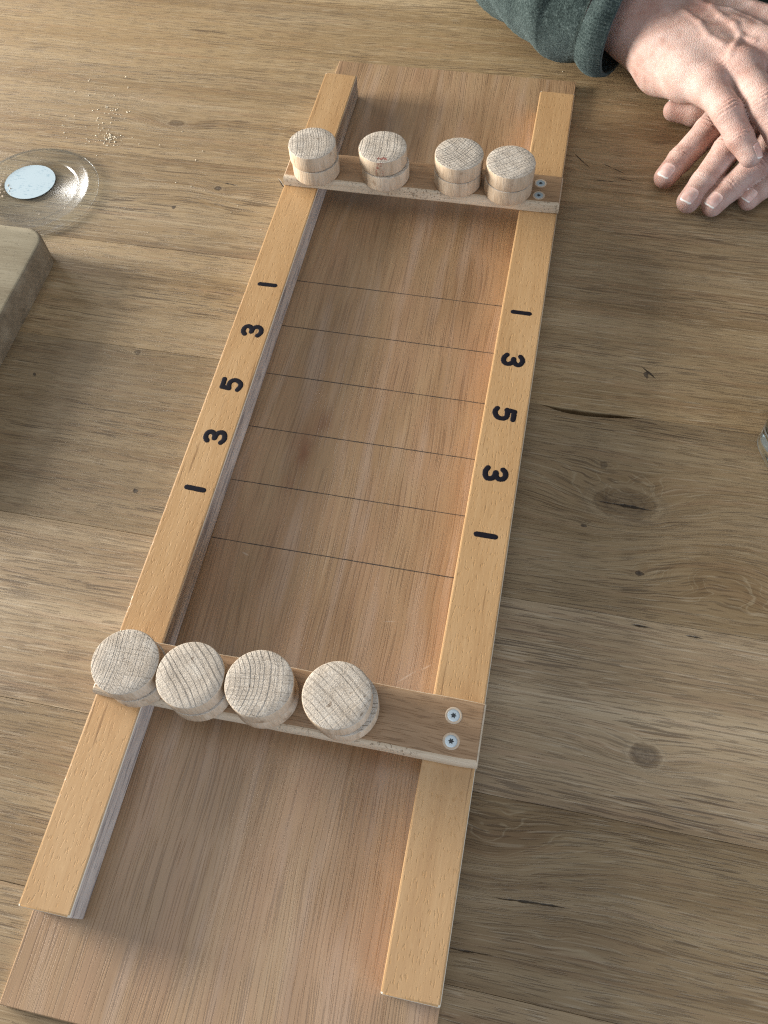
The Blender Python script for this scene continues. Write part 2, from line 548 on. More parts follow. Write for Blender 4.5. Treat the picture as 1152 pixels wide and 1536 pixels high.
def prism(poly, z0, z1, bev=0.0, segs=1):
    bm = bmesh.new()
    vs_ = [bm.verts.new((x, y, z0)) for x, y in poly]
    f = bm.faces.new(vs_)
    r = bmesh.ops.extrude_face_region(bm, geom=[f])
    for v in r['geom']:
        if isinstance(v, bmesh.types.BMVert): v.co.z = z1
    bmesh.ops.recalc_face_normals(bm, faces=bm.faces)
    if bev > 0:
        bmesh.ops.bevel(bm, geom=list(bm.edges), offset=bev, segments=segs, profile=.6, affect='EDGES', clamp_overlap=True)
    return bm


def rect(x0, y0, x1, y1): return [(x0, y0), (x1, y0), (x1, y1), (x0, y1)]


def lathe(profile, n=64, rmod=None):
    bm = bmesh.new()
    rings = []
    for r, z in profile:
        if r < 1e-6:
            rings.append([bm.verts.new((0, 0, z))])
        else:
            row = []
            for i in range(n):
                a = 2*math.pi*i/n
                rr = r*(rmod(a, z) if rmod else 1)
                row.append(bm.verts.new((rr*math.cos(a), rr*math.sin(a), z)))
            rings.append(row)
    for A, B in zip(rings, rings[1:]):
        for i in range(n):
            j = (i+1) % n
            if len(A) == 1 and len(B) == 1: continue
            if len(A) == 1: bm.faces.new((A[0], B[i], B[j]))
            elif len(B) == 1: bm.faces.new((A[i], A[j], B[0]))
            else: bm.faces.new((A[i], A[j], B[j], B[i]))
    return bm


def smooth_by_angle(o, deg=35):
    me = o.data
    me.polygons.foreach_set('use_smooth', [True]*len(me.polygons))
    bm = bmesh.new(); bm.from_mesh(me)
    for e in bm.edges:
        if len(e.link_faces) == 2 and e.calc_face_angle(0) > math.radians(deg): e.smooth = False
    bm.to_mesh(me); bm.free()


# ------------------------------------------------------------------ table of glued oak planks
table = tag(empty('table'), 'oak plank table top under the wooden shuffleboard', 'table')
seams = [-60, 42, 116.3, 209.5, 326, 405, 486, 578, 670, 714]
tones = [.84, .68, .90, .70, .92, .82, .90, .96, 1.08]
for i, (a, b) in enumerate(zip(seams, seams[1:])):
    g = .08
    lo, hi = a+g, b-g
    x0, x1 = -460, 470
    poly = [(x0, lo), (x1, lo)]
    if b == 326:       # split along the glue line: this plank's upper edge is hollowed
        poly += [(x1, hi), (231, hi), (224, hi-1.2), (214, hi-2.6), (202, hi-3.6), (192, hi-3.4), (185, hi-2.4), (181, hi-1.0), (176, hi), (x0, hi)]
    else:
        poly += [(x1, hi), (x0, hi)]
    o = bm_finish('plank', prism(poly, -28, 0, .10, 1), mat_oak(a, b), table)
    o['seed'] = i*13.7+2.0
    o['tone'] = tones[i]
    o['sat'] = [1.06, 1.11, 1.01, 1.09, 1.11, 1.08, 1.11, 1.13, 1.15][i]
bm = prism(rect(-455, -55, 465, 712), -45, -28.5)
o = bm_finish('underside_panel', bm, mat_simple('dark_underside', (.03, .022, .016), .8, .2), table)

# ------------------------------------------------------------------ the game board
Z0, H, T = 4.0, 16.1, 6.75          # plate top, rail height, crossbar thickness
BW, BL = 170.0, 600.9
board = tag(empty('shuffleboard'), 'long wooden tabletop shuffleboard with numbered side rails and two crossbars', 'board game')
bm = prism(rect(0, 0, BW, BL), 0.15, Z0, .35, 1)
for f in bm.faces:
    f.material_index = 0 if f.normal.z > .5 else 1
bm_finish('base_plate', bm, [M['ply'], M['ply_edge']], board)

RT = Z0+H
for x0, x1, y0, y1, sd in ((0.25, 22.3, 35.0, 563.0, 3.0), (147.1, 169.8, 34.2, 564.3, 11.0)):
    bm = prism(rect(x0, y0, x1, y1), Z0+.02, RT, .9, 2)
    bm.normal_update()
    for f in bm.faces:
        n = f.normal
        f.material_index = 1 if (abs(n.x) > .3 or abs(n.y) > .3) else 0
        if n.z > .2 and n.z < .95: f.material_index = 2  # bevel facets carry the painted highlight
        if x0 > 100 and n.x < -.95: f.material_index = 0       # inner face of this rail is varnished too
    o = bm_finish('side_rail', bm, [M['beech'], M['beech_raw'], M['lit_edge']], board)
    smooth_by_angle(o, 15)
    o['seed'] = sd

for ly in (1.2524, 1.4564, 1.6582, 1.8720, 2.0790, 2.2876):
    yy = ly*170
    n = 30
    v, f = [], []
    rr = random.Random(int(ly*1000))
    for k in range(n+1):
        xx = 22.4+(147.0-22.4)*k/n
        dy = rr.uniform(-.06, .06)
        hw = .25+rr.uniform(-.07, .07)
        v += [(xx, yy+dy-hw, Z0+.004), (xx, yy+dy+hw, Z0+.004), (xx, yy+dy-hw*.8, Z0+.05), (xx, yy+dy+hw*.8, Z0+.05)]
    for k in range(n):
        b = 4*k
        f += [(b+2, b+6, b+7, b+3), (b, b+4, b+6, b+2), (b+3, b+7, b+5, b+1)]
    from_data('pencil_line', v, f, M['pencil'], board)


# --- hand-inked numerals: swept, flattened marker strokes
def stroke(points, r=1.15, flat=.10, z=0.0, seed=0):
    rr = random.Random(seed)
    pts = [Vector(p) for p in points]
    # Catmull-Rom resample
    out = []
    P = [2*pts[0]-pts[1]]+pts+[2*pts[-1]-pts[-2]]
    for i in range(1, len(P)-2):
        for k in range(8):
            t = k/8
            a, b, c, d = P[i-1], P[i], P[i+1], P[i+2]
            out.append(.5*((2*b)+(c-a)*t+(2*a-5*b+4*c-d)*t*t+(3*b-a-3*c+d)*t**3))
    out.append(pts[-1])
    path, rad = [], []
    d0 = (out[1]-out[0]).normalized(); d1 = (out[-1]-out[-2]).normalized()
    for k in (1.0, .92, .7, .38): path.append(out[0]-d0*r*k); rad.append(r*math.sqrt(max(.0025, 1-k*k)))
    for q in out: path.append(q); rad.append(r*(1+rr.uniform(-.05, .05)))
    for k in (.38, .7, .92, 1.0): path.append(out[-1]+d1*r*k); rad.append(r*math.sqrt(max(.0025, 1-k*k)))
    v, f = [], []
    S = 10
    for i, q in enumerate(path):
        d = (path[min(i+1, len(path)-1)]-path[max(i-1, 0)]).normalized()
        nrm = Vector((-d.y, d.x))
        for k in range(S):
            a = 2*math.pi*k/S
            w = q+nrm*rad[i]*math.cos(a)
            v.append((w.x, w.y, z+rad[i]*flat*math.sin(a)))
    for i in range(len(path)-1):
        for k in range(S):
            f.append((i*S+k, i*S+(k+1) % S, (i+1)*S+(k+1) % S, (i+1)*S+k))
    return v, f


GL = {
    '1': [[(0, -4.6), (0, 4.6)]],
    '3': [[(-3.0, 3.6), (-1.6, 4.9), (.6, 5.2), (2.5, 4.2), (2.8, 2.3), (1.4, .75), (-.8, .2)], [(-.8, .2), (1.6, -.2), (3.1, -1.6), (3.1, -3.7), (1.4, -5.0), (-1.0, -5.1), (-3.0, -4.0)]],
    '5': [[(2.9, 5.0), (.6, 5.0), (-2.4, 4.9)], [(-2.4, 4.9), (-2.6, 2.8), (-2.8, .9)], [(-2.8, .9), (-.8, 1.5), (1.4, 1.3), (2.9, -.2), (3.0, -2.6), (1.5, -4.6), (-.8, -5.1), (-2.9, -4.3)]],
}


def numeral(ch, x, y, side, seed, sc=1.0):
    rr = random.Random(seed)
    V, F = [], []
    tilt = rr.uniform(-.05, .05)
    for st in GL[ch]:
        pts = []
        for gx, gy in st:
            gx = gx*sc+rr.uniform(-.12, .12); gy = gy*sc+rr.uniform(-.12, .12)
            if side == 'L': px, py = -gy, gx            # digit's top points left
            else: px, py = gy, -gx                      # digit's top points right
            px, py = px-py*tilt, py+px*tilt
            pts.append((x+px, y+py))
        v, f = stroke(pts, 1.45, .07, RT+.01, seed)
        b = len(V)
        V += v
        F += [tuple(i+b for i in q) for q in f]
    from_data('painted_numeral', V, F, M['ink'], board, smooth=True)


for k, (ch, x, y) in enumerate([('1', 12.0, 368.4), ('3', 12.6, 333.8), ('5', 11.8, 296.0), ('3', 12.9, 262.0), ('1', 12.0, 230.4)]):
    numeral(ch, x, y, 'L', 10+k, .97)
for k, (ch, x, y) in enumerate([('1', 158.2, 371.2), ('3', 157.9, 337.6), ('5', 158.0, 301.9), ('3', 158.2, 265.3), ('1', 158.4, 230.5)]):
    numeral(ch, x, y, 'R', 30+k, .97)

# --- crossbars with their countersunk star-head screws
BT = RT+T


def screw(parent, x, y, rot):
    # countersink ring in the wood, head, six-lobed recess
    bm = lathe([(3.6, BT+.02), (3.5, BT+.12), (3.1, BT+.13), (2.75, BT+.06), (2.6, BT+.02)], 40)
    for v in bm.verts: v.co.x += x; v.co.y += y
    c = bm_finish('countersink', bm, M['washer'], parent, smooth=True)
    n = 48
    V, F = [], []
    prof = [(2.65, .02), (2.55, .07), (2.3, .11), (1.9, .13)]
    for r, z in prof:
        for i in range(n):
            a = 2*math.pi*i/n
            V.append((x+r*math.cos(a), y+r*math.sin(a), BT+z))
    for z in (.13, .05):
        for i in range(n):
            a = 2*math.pi*i/n
            r = 1.0+.26*math.cos(6*a+rot)
            V.append((x+r*math.cos(a), y+r*math.sin(a), BT+z))
    for k in range(5):
        for i in range(n):
            j = (i+1) % n
            F.append((k*n+i, k*n+j, (k+1)*n+j, (k+1)*n+i))
    s = from_data('screw', V, F, M['zinc'], parent)
    smooth_by_angle(s, 40)
    v2 = [(x+1.5*math.cos(2*math.pi*i/24), y+1.5*math.sin(2*math.pi*i/24), BT+.055) for i in range(24)]
    from_data('screw_recess', v2, [tuple(range(24))], M['recess'], s)
    return s


def crossbar(yf, yb, skew, sd):
    rr = random.Random(sd)
    n = 26
    fr, bk = [], []
    for k in range(n+1):
        u = k/n
        x = .0+170.6*u
        fr.append((x, yf-skew*(1-u)+rr.uniform(-.12, .12)))
        bk.append((x, yb-skew*(1-u)+rr.uniform(-.12, .12)))
    # slightly rounded corners
    fr[0] = (.5, fr[0][1]+.3); bk[0] = (.5, bk[0][1]-.3); fr[-1] = (170.3, fr[-1][1]+.3); bk[-1] = (170.3, bk[-1][1]-.3)
    poly = fr+bk[::-1]
    bm = bmesh.new()
    layers = []
    frs = set(fr)
    # rounded section: (inset, z)
    for ins, z in ((.5, RT+.02), (.0, RT+.7), (-.05, RT+T*.5), (.15, BT-1.9), (.6, BT-.85), (1.35, BT-.22), (2.2, BT)):
        row = []
        c = Vector((85.3, (yf+yb)/2-skew/2))
        for (x, y) in poly:
            sx = -1 if x > 85 else 1
            sy = -1 if y > c.y-skew*(.5-x/170.6)*0 else 1
            fx = max(0, 1-min(x, 170.6-x)/3.0)
            isf = (x, y) in frs
            k = 1.0 if isf else .55
            row.append(bm.verts.new((x+sx*ins*fx*.6, y+(ins*k if isf else -ins*k), z)))
        layers.append(row)
    m = len(poly)
    for A, B in zip(layers, layers[1:]):
        for i in range(m):
            j = (i+1) % m
            f = bm.faces.new((A[i], A[j], B[j], B[i]))
            front = i < n
            f.material_index = 1 if (front or A is not layers[-2]) else 0
    N = n+1
    for i in range(n):
        a = layers[-1]
        f = bm.faces.new((a[i], a[i+1], a[m-2-i], a[m-1-i])); f.material_index = 0
        a = layers[0]
        f = bm.faces.new((a[m-1-i], a[m-2-i], a[i+1], a[i])); f.material_index = 0
    o = bm_finish('crossbar', bm, [M['bar'], M['bar_edge']], board)
    smooth_by_angle(o, 22)
    o['seed'] = float(sd)
    return o


nb = crossbar(.719*170-.9, .8734*170, .1, 5)
fb = crossbar(2.6518*170, 2.8029*170, 1.0, 8)
nb['label'] = 'nearer crossbar carrying four disc stacks pushed to the left'
fb['label'] = 'farther crossbar with pale pitted front edge'
screw(nb, 157.3, 140.4, .6)
screw(nb, 158.0, 129.6, .1)
screw(fb, 157.2, 468.1, 1.0)
screw(fb, 157.2, 457.6, 2.2)


# ------------------------------------------------------------------ wooden discs, two to a stack
def disc_mesh(seed):
    rr = random.Random(seed)
    R, h = 14.25, 10.1
    ph = [rr.uniform(0, 6.28) for _ in range(4)]
    def rmod(a, z): return 1+.003*math.sin(2*a+ph[0])+.002*math.sin(5*a+ph[1])+.0008*math.sin(13*a+ph[2])+.0008*math.sin(31*a+ph[3])*(1 if z > h*.8 or z < h*.2 else .2)
    prof = [(0, 0), (7, 0), (R-1.1, 0), (R-.4, .4), (R, 1.1), (R+.02, h*.5), (R, h-.45), (R-.14, h-.13), (R-.45, h), (9, h+.02), (0, h+.02)]
    bm = lathe(prof, 72, rmod)
    bmesh.ops.recalc_face_normals(bm, faces=bm.faces)
    for f in bm.faces:
        f.material_index = 0 if abs(f.normal.z) > .8 else 1
    me = bpy.data.meshes.new('wooden_disc')
    bm.transform(Matrix.Scale(MM, 4))
    bm.to_mesh(me); bm.free()
    me.materials.append(M['disc_top']); me.materials.append(M['disc_side'])
    return me


disc_meshes = [disc_mesh(i) for i in range(4)]
where = ['leftmost', 'second from left', 'third from left', 'rightmost']
# bar, index, top x, top y, bottom dx, dy, rotation deg of rings (top), ring spacing, pith distance, cross strength
stacks = [('far', 0, 19.8, 457.5, .8, .3, 12, 1.5, 80, .8, 0), ('far', 1, 62.3, 460.6, 1.4, -.8, 10, 2.0, 60, .6, 1), ('far', 2, 107.9, 461.5, -.2, .2, -38, 1.8, 40, .9, 0), ('far', 3, 138.6, 459.0, -.2, .1, -52, 2.2, 70, .45, 0),
          ('near', 0, 19.5, 131.6, 1.0, .2, 0, 1.35, 110, .7, 0), ('near', 1, 48.2, 131.3, .5, -.3, 42, 2.3, 120, .25, 0), ('near', 2, 77.3, 133.2, -.3, .2, 8, 2.0, 30, .95, 0), ('near', 3, 109.8, 134.4, 2.2, .3, 55, 2.7, 140, .95, 0)]
look = {('far', 0): 'pale wooden disc with cross-hatched sawn top', ('far', 1): 'pale wooden disc with a red smudge on its front edge',
        ('far', 2): 'pale wooden disc with fine diagonal hatching', ('far', 3): 'pale wooden disc beside the two screws',
        ('near', 0): 'greyish wooden disc overhanging the bar end', ('near', 1): 'pale wooden disc with broad slanting growth rings',
        ('near', 2): 'pale wooden disc with curved rings and fine cross lines', ('near', 3): 'pale wooden disc with a diamond grid of saw lines'}
for k, (bar, i, tx, ty, dx, dy, rot, ring, pith, cross, stain) in enumerate(stacks):
    bn = 'far crossbar' if bar == 'far' else 'near crossbar'
    for lev in (0, 1):
        o = bpy.data.objects.new('wooden_disc', disc_meshes[(k*2+lev) % 4])
        C.objects.link(o)
        x, y = (tx, ty) if lev else (tx+dx, ty+dy)
        o.location = (x*MM, y*MM, (BT+.05+lev*10.22)*MM)
        o.rotation_euler = (0, 0, math.radians(rot if lev else rot+97+k*31))
        o['seed'] = k*2.37+lev*1.13+.7
        o['ring'] = float(ring); o['pith'] = float(pith); o['cross'] = float(cross)
        o['stain'] = 0.0
        if lev and stain:
            o['stain'] = 1.0
            o.rotation_euler.z = 0.0
        if lev:
            lab = '%s, topmost on %s' % (look[(bar, i)], bn)
        else:
            lab = 'lower pale wooden disc of the %s stack on the %s' % (where[i], bn)
        tag(o, lab, 'wooden disc', 'wooden discs stacked in pairs on the crossbars')
for me in disc_meshes:
    me.polygons.foreach_set('use_smooth', [True]*len(me.polygons))
    bm = bmesh.new(); bm.from_mesh(me)
    for e in bm.edges:
        if len(e.link_faces) == 2 and e.calc_face_angle(0) > math.radians(60): e.smooth = False
    bm.to_mesh(me); bm.free()

# ------------------------------------------------------------------ cutting board at the left edge
def mat_chop(edge=False):
    t = NT('cutting_board_edge' if edge else 'cutting_board_wood')
    x, y, z = t.pos()
    big = t.sn(x, y, 2.0, .010, .07, 3)
    fine = t.sn(x, t.add(y, t.mul(z, .8)), 5.0, .05, 1.1, 3, .6)
    v = t.add(t.mul(big, .5), t.mul(fine, .5))
    nick = t.mr(t.sn(x, y, 9.0, .22, 1.2, 1), .66, .72)
    if edge:
        blot = t.noise(t.xyz(x, y, z), .10, 3, .6)
        col = t.ramp(t.add(t.mul(v, .5), t.mul(blot, .5)), [(.35, (.130, .100, .066)), (.5, (.21, .165, .112)), (.66, (.29, .24, .17))])
    else:
        col = t.ramp(v, [(.32, (.27, .215, .135)), (.5, (.38, .32, .215)), (.68, (.47, .405, .285))])
        col = t.mix(t.mul(nick, .5), col, (.13, .10, .06))
    t.bs(Base_Color=col, Roughness=.6, Specular_IOR_Level=.3)
    t.bump(t.sub(fine, nick), .4, .0004)
    return t.m


def rrect(x0, y0, x1, y1, r, n=6):
    p = []
    for cx, cy, a0 in ((x1-r, y1-r, 0), (x0+r, y1-r, 90), (x0+r, y0+r, 180), (x1-r, y0+r, 270)):
        for k in range(n+1):
            a = math.radians(a0+90*k/n)
            p.append((cx+r*math.cos(a), cy+r*math.sin(a)))
    return p


bm = prism(rrect(-375, 208, -134.5, 391, 13), 0.1, 19.5)
bm.normal_update()
ed = [e for e in bm.edges if abs(e.verts[0].co.z-e.verts[1].co.z) < .01 and e.verts[0].co.z > 10]
bmesh.ops.bevel(bm, geom=ed, offset=2.2, segments=3, profile=.5, affect='EDGES', clamp_overlap=True)
bm.normal_update()
for f in bm.faces: f.material_index = 0 if f.normal.z > .9 else 1
o = bm_finish('cutting_board', bm, [mat_chop(), mat_chop(True)])
smooth_by_angle(o, 50)
tag(o, 'thick greyish wooden cutting board with rounded corner at left edge', 'cutting board')

# ------------------------------------------------------------------ clear plastic lid with a sticker
t = NT('clear_plastic')
tr = t.n('ShaderNodeBsdfTransparent'); tr.inputs[0].default_value = (.965, .98, .985, 1)
gl = t.n('ShaderNodeBsdfGlossy'); gl.inputs['Roughness'].default_value = .2; gl.inputs[0].default_value = (1, 1, 1, 1)
lw = t.n('ShaderNodeLayerWeight'); lw.inputs[0].default_value = .5
fc = t.mr(t.ma('POWER', lw.outputs['Facing'], 4.0), 0, 1, .012, .75)
mx = t.n('ShaderNodeMixShader')
t.put(mx.inputs[0], fc); t.put(mx.inputs[1], tr.outputs[0]); t.put(mx.inputs[2], gl.outputs[0])
t.put(t.t.nodes['Material Output'].inputs[0], mx.outputs[0])
M['plastic'] = t.m
lid = tag(empty('plastic_lid', (-172, 440, 0)), 'clear round plastic lid with pale sticker lying beside the cutting board', 'lid')
prof = [(0, 1.2), (28.2, 1.2), (28.8, 1.5), (29.3, 2.3), (30.0, 2.6), (35.0, 2.6), (35.8, 3.1), (37.2, 3.4), (39.4, 3.3), (40.3, 2.6), (40.6, .9), (41.2, .3), (42.0, .25), (42.6, .6), (42.7, 1.2), (42.2, 1.7), (41.4, 1.7), (40.9, 1.4), (40.7, 2.9), (39.7, 3.75), (37.2, 3.85), (35.4, 3.5), (34.7, 3.0), (29.9, 3.0), (28.9, 2.6), (28.4, 1.8), (28.0, 1.55), (0, 1.55)]
bm_finish('lid_shell', lathe(prof, 96), M['plastic'], lid, smooth=True)
t = NT('sticker_paper')
x, y, z = t.pos()
pr = t.mul(t.mr(t.sn(x, y, 3.0, .35, .8, 3, .7), .56, .62), t.mr(t.noise(t.xyz(x, y, 0.0), .09, 1), .46, .56))
col = t.mix(t.mul(pr, .8), (.47, .575, .63), (.24, .36, .44))
t.bs(Base_Color=col, Roughness=.4, Specular_IOR_Level=.4)
bm = lathe([(17.0, 0), (17.05, .12), (0, .13)], 64)
for v in bm.verts: v.co.y *= .96
bm_finish('sticker', bm, t.m, lid, (-6.5, 8.0, 1.6), smooth=False)

# ------------------------------------------------------------------ fluted glass at the right edge
t = NT('greenish_glass')
t.bs(Base_Color=(.93, 1.0, .96), Roughness=.03, IOR=1.5, Transmission_Weight=1.0)
M['glass'] = t.m
def flute(a, z): return 1+.018*math.cos(8*a)
prof = [(0, 1.2), (10, 1.0), (17, .5), (20.5, .6), (22.2, 2.4), (22.0, 5.5), (22.6, 9), (24, 25), (26.5, 55), (29, 88), (29.6, 89.2), (28.8, 89.6), (27.6, 88), (25, 55), (22.3, 25), (20.2, 13), (16, 10.5), (0, 10)]
o = bm_finish('drinking_glass', lathe(prof, 108, flute), M['glass'], None, (313, 319, 0), smooth=True)
tag(o, 'fluted drinking glass cut off by the right edge of the picture', 'glass')

# ------------------------------------------------------------------ crumbs
V, F = [], []
rr = random.Random(3)
def crumb(x, y, s, z=0.0):
    b = len(V)
    for d in ((1, 0, 0), (0, 1, 0), (-1, 0, 0), (0, -1, 0), (0, 0, 1), (0, 0, -.2)):
        V.append((x+d[0]*s*rr.uniform(.6, 1.3), y+d[1]*s*rr.uniform(.6, 1.3), z+.2*s+d[2]*s*rr.uniform(.6, 1.1)))
    for q in ((0, 1, 4), (1, 2, 4), (2, 3, 4), (3, 0, 4), (1, 0, 5), (2, 1, 5), (3, 2, 5), (0, 3, 5)): F.append(tuple(b+i for i in q))
for n, cx, cy, sx, sy, s in ((62, -150, 520, 7, 13, .42), (42, -140, 500, 3.4, 3.4, .46), (14, -148, 496, 9, 3, .36), (12, -165, 548, 12, 8, .4), (8, -180, 513, 10, 6, .5), (10, -120, 500, 30, 25, .35), (10, -60, 440, 60, 40, .3), (12, 210, 560, 40, 60, .3)):
    for _ in range(n): crumb(rr.gauss(cx, sx), rr.gauss(cy, sy), s*rr.uniform(.5, 1.5))
o = from_data('crumbs', V, F, mat_simple('crumb', (.80, .72, .56), .8, .2))
tag(o, 'pale crumbs scattered on the table behind the plastic lid', 'crumbs', kind='stuff')
V, F = [], []
for _ in range(40): crumb(rr.gauss(-198, 5), rr.gauss(438, 5), rr.uniform(.4, .9), 1.6)
for x, y in ((-150, 440), (-160, 420), (-156, 466), (-145, 428), (-163, 412)): crumb(x, y, .6, 1.6)
o = from_data('crumb_heap', V, F, M['washer'])
tag(o, 'crumbs lying on the plastic lid beside its sticker', 'crumbs', kind='stuff')


# ------------------------------------------------------------------ hands: signed distance field, polygonised
def round_cone(P, a, b, r1, r2):
    a = np.asarray(a, np.float32); b = np.asarray(b, np.float32)
    ba = b-a
    l2 = float(ba@ba)
    rr_ = r1-r2
    a2 = l2-rr_*rr_
    il2 = 1.0/l2
    pa = P-a
    y = pa@ba
    z = y-l2
    q = pa*l2-y[..., None]*ba
    x2 = np.einsum('...i,...i->...', q, q)
    y2 = y*y*l2
    z2 = z*z*l2
    k = np.sign(rr_)*rr_*rr_*x2
    d = (np.sqrt(np.maximum(x2*a2*il2, 0))+y*rr_)*il2-r1
    c1 = np.sign(z)*a2*z2 > k
    c2 = np.sign(y)*a2*y2 < k
    d = np.where(c2, np.sqrt(x2+y2)*il2-r1, d)
    d = np.where(c1, np.sqrt(x2+z2)*il2-r2, d)
    return d


def smin(a, b, k):
    h = np.maximum(k-np.abs(a-b), 0)/k
    return np.minimum(a, b)-h*h*k*.25


class Hand:
    def __init__(s): s.chains = []; s.body = []; s.veins = []; s.wr = []; s.nails = []

    def sdf(s, P):
        d = None
        for a, b, r1, r2, k in s.body:
            c = round_cone(P, a, b, r1, r2)
            d = c if d is None else smin(d, c, k)
        fd = None
        for ch, kroot in s.chains:
            c = None
            for a, b, r1, r2 in ch:
                e = round_cone(P, a, b, r1, r2)
                c = e if c is None else smin(c, e, 2.2)
            fd = c if fd is None else smin(fd, c, .9)
            kk = kroot
        # webs between fingers and the palm
        d = smin(d, fd, kk)
        for a, b, r1, r2, k in s.veins:
            d = smin(d, round_cone(P, a, b, r1, r2), k)
        for c, ax, amp, sp, per, up in s.wr:
            q = P-np.asarray(c, np.float32)
            sdist = q@np.asarray(ax, np.float32)
            upw = np.clip(q@np.asarray(up, np.float32)/5.0, 0, 1)
            r2 = np.einsum('...i,...i->...', q, q)
            side = np.cross(ax, up)
            lat = q@np.asarray(side, np.float32)
            wob = sdist+.5*np.sin(lat*.55+c[0])
            d = d+amp*upw*np.exp(-(sdist/sp)**2)*np.exp(-r2/260.0)*np.cos(2*np.pi*wob/per)
        for n in s.nails:
            c, ax, side, up, hl, hw = n
            q = P-c
            u = (q@ax)/hl; v = (q@side)/hw; w = q@up
            m = (np.abs(u)**3+np.abs(v)**3)**(1/3)
            near = np.clip(1-np.abs(w)/6, 0, 1)
            d = d+near*(.35/(1+np.exp((m-1.0)*14))-.22*np.exp(-((m-1.16)/.14)**2)*(u < .75))
        return d


def surface_nets(fn, lo, hi, h):
    lo = np.array(lo, np.float32); hi = np.array(hi, np.float32)
    n = np.ceil((hi-lo)/h).astype(int)+1
    ax = [lo[i]+h*np.arange(n[i], dtype=np.float32) for i in range(3)]
    D = np.empty(n, np.float32)
    K = 4
    cg = np.stack(np.meshgrid(ax[0][::K], ax[1][::K], ax[2][::K], indexing='ij'), -1)
    cd = fn(cg.reshape(-1, 3)).reshape(cg.shape[:3])
    up = cd.repeat(K, 0).repeat(K, 1).repeat(K, 2)[:n[0], :n[1], :n[2]]
    D[:] = up
    near = np.argwhere(np.abs(up) < h*K*1.9+.8)
    for i in range(0, len(near), 200000):
        q = near[i:i+200000]
        D[q[:, 0], q[:, 1], q[:, 2]] = fn((lo+q*h).astype(np.float32))
    inside = D < 0
    cnt = np.zeros(n-1, np.int8)
    acc = np.zeros((*(n-1), 3), np.float32)
    ne = np.zeros(n-1, np.float32)
    cs = [(i, j, k) for i in (0, 1) for j in (0, 1) for k in (0, 1)]
    def sub(A, c): return A[c[0]:n[0]-1+c[0], c[1]:n[1]-1+c[1], c[2]:n[2]-1+c[2]]
    for c in cs: cnt += sub(inside, c)
    mixed = (cnt > 0) & (cnt < 8)
    idx = np.argwhere(mixed)
    pos = np.zeros((len(idx), 3), np.float32); num = np.zeros(len(idx), np.float32)
    def val(c): return D[idx[:, 0]+c[0], idx[:, 1]+c[1], idx[:, 2]+c[2]]
    for c in cs:
        for a in range(3):
            if c[a] == 0:
                e = list(c); e[a] = 1
                v0, v1 = val(c), val(e)
                x = (v0 < 0) != (v1 < 0)
                t = np.where(x, v0/np.where(v0 == v1, 1, v0-v1), 0)
                p = np.tile(np.array(c, np.float32), (len(idx), 1)); p[:, a] = t
                pos[x] += p[x]; num[x] += 1
    pos /= num[:, None]
    verts = lo+(idx+pos)*h
    vid = -np.ones(n-1, np.int64)
    vid[idx[:, 0], idx[:, 1], idx[:, 2]] = np.arange(len(idx))
    faces = []
    for a in range(3):
        b, c = (a+1) % 3, (a+2) % 3
        s0 = [slice(1, n[i]-1) for i in range(3)]
        s1 = list(s0)
        s0[a] = slice(0, n[a]-1); s1[a] = slice(1, n[a])
        A, B = inside[tuple(s0)], inside[tuple(s1)]
        base = np.array([1, 1, 1]); base[a] = 0
        for sgn in (0, 1):
            m = (A & ~B) if sgn == 0 else (~A & B)
            e = np.argwhere(m)+base
            if not len(e): continue
            def vv(db, dc):
                q = e.copy(); q[:, b] += db; q[:, c] += dc
                return vid[q[:, 0], q[:, 1], q[:, 2]]
            quad = np.stack([vv(-1, -1), vv(0, -1), vv(0, 0), vv(-1, 0)], 1)
            if sgn: quad = quad[:, ::-1]
            faces.append(quad)
    F_ = np.concatenate(faces)
    F_ = F_[(F_ >= 0).all(1)]
    return verts, F_


def np_mesh(name, v, f, mat, parent, red=None):
    me = bpy.data.meshes.new(name)
    me.vertices.add(len(v)); me.vertices.foreach_set('co', (v*MM).astype(np.float32).ravel())
    me.loops.add(len(f)*4); me.loops.foreach_set('vertex_index', f.astype(np.int32).ravel())
    me.polygons.add(len(f)); me.polygons.foreach_set('loop_start', np.arange(0, len(f)*4, 4, dtype=np.int32))
    me.update(calc_edges=True); me.validate()
    me.polygons.foreach_set('use_smooth', [True]*len(me.polygons))
    if red is not None:
        at = me.attributes.new('red', 'FLOAT', 'POINT')
        at.data.foreach_set('value', red.astype(np.float32))
    return link(name, me, mat, parent)


def unit(v):
    v = np.asarray(v, np.float32)
    return v/np.linalg.norm(v)


def finger(hand, J, R, kroot, nail=None, wr=.75):
    J = [np.array(j, np.float32) for j in J]
    hand.chains.append(([(J[i], J[i+1], R[i], R[i+1]) for i in range(len(J)-1)], kroot))
    up0 = np.array((0, 0, 1), np.float32)
    for i in range(1, len(J)-1):
        ax = unit(J[i+1]-J[i-1])
        up = unit(up0-ax*(up0@ax))
        hand.wr.append((J[i], ax, wr*(1.0 if i == 1 else .75), 4.2 if i == 1 else 3.0, 2.5 if i == 1 else 2.1, up))
    if nail:
        ax = unit(J[-1]-J[-2])
        up = unit(up0-ax*(up0@ax))
        if len(nail) > 3:
            up = unit(up*math.cos(nail[3])+np.cross(ax, up)*math.sin(nail[3]))
        side = np.cross(ax, up)
        c = J[-1]+ax*nail[2]+up*R[-1]*.93
        tilt = .10
        ax2 = unit(ax-up*tilt); up2 = unit(up+ax*tilt)
        hand.nails.append((c, ax2, side, up2, nail[0], nail[1]))


def red_map(hand, v, centres):
    r = np.zeros(len(v), np.float32)
    for c, s in centres:
        q = v-np.asarray(c, np.float32)
        r = np.maximum(r, np.exp(-(q*q).sum(1)/(s*s)))
    return r


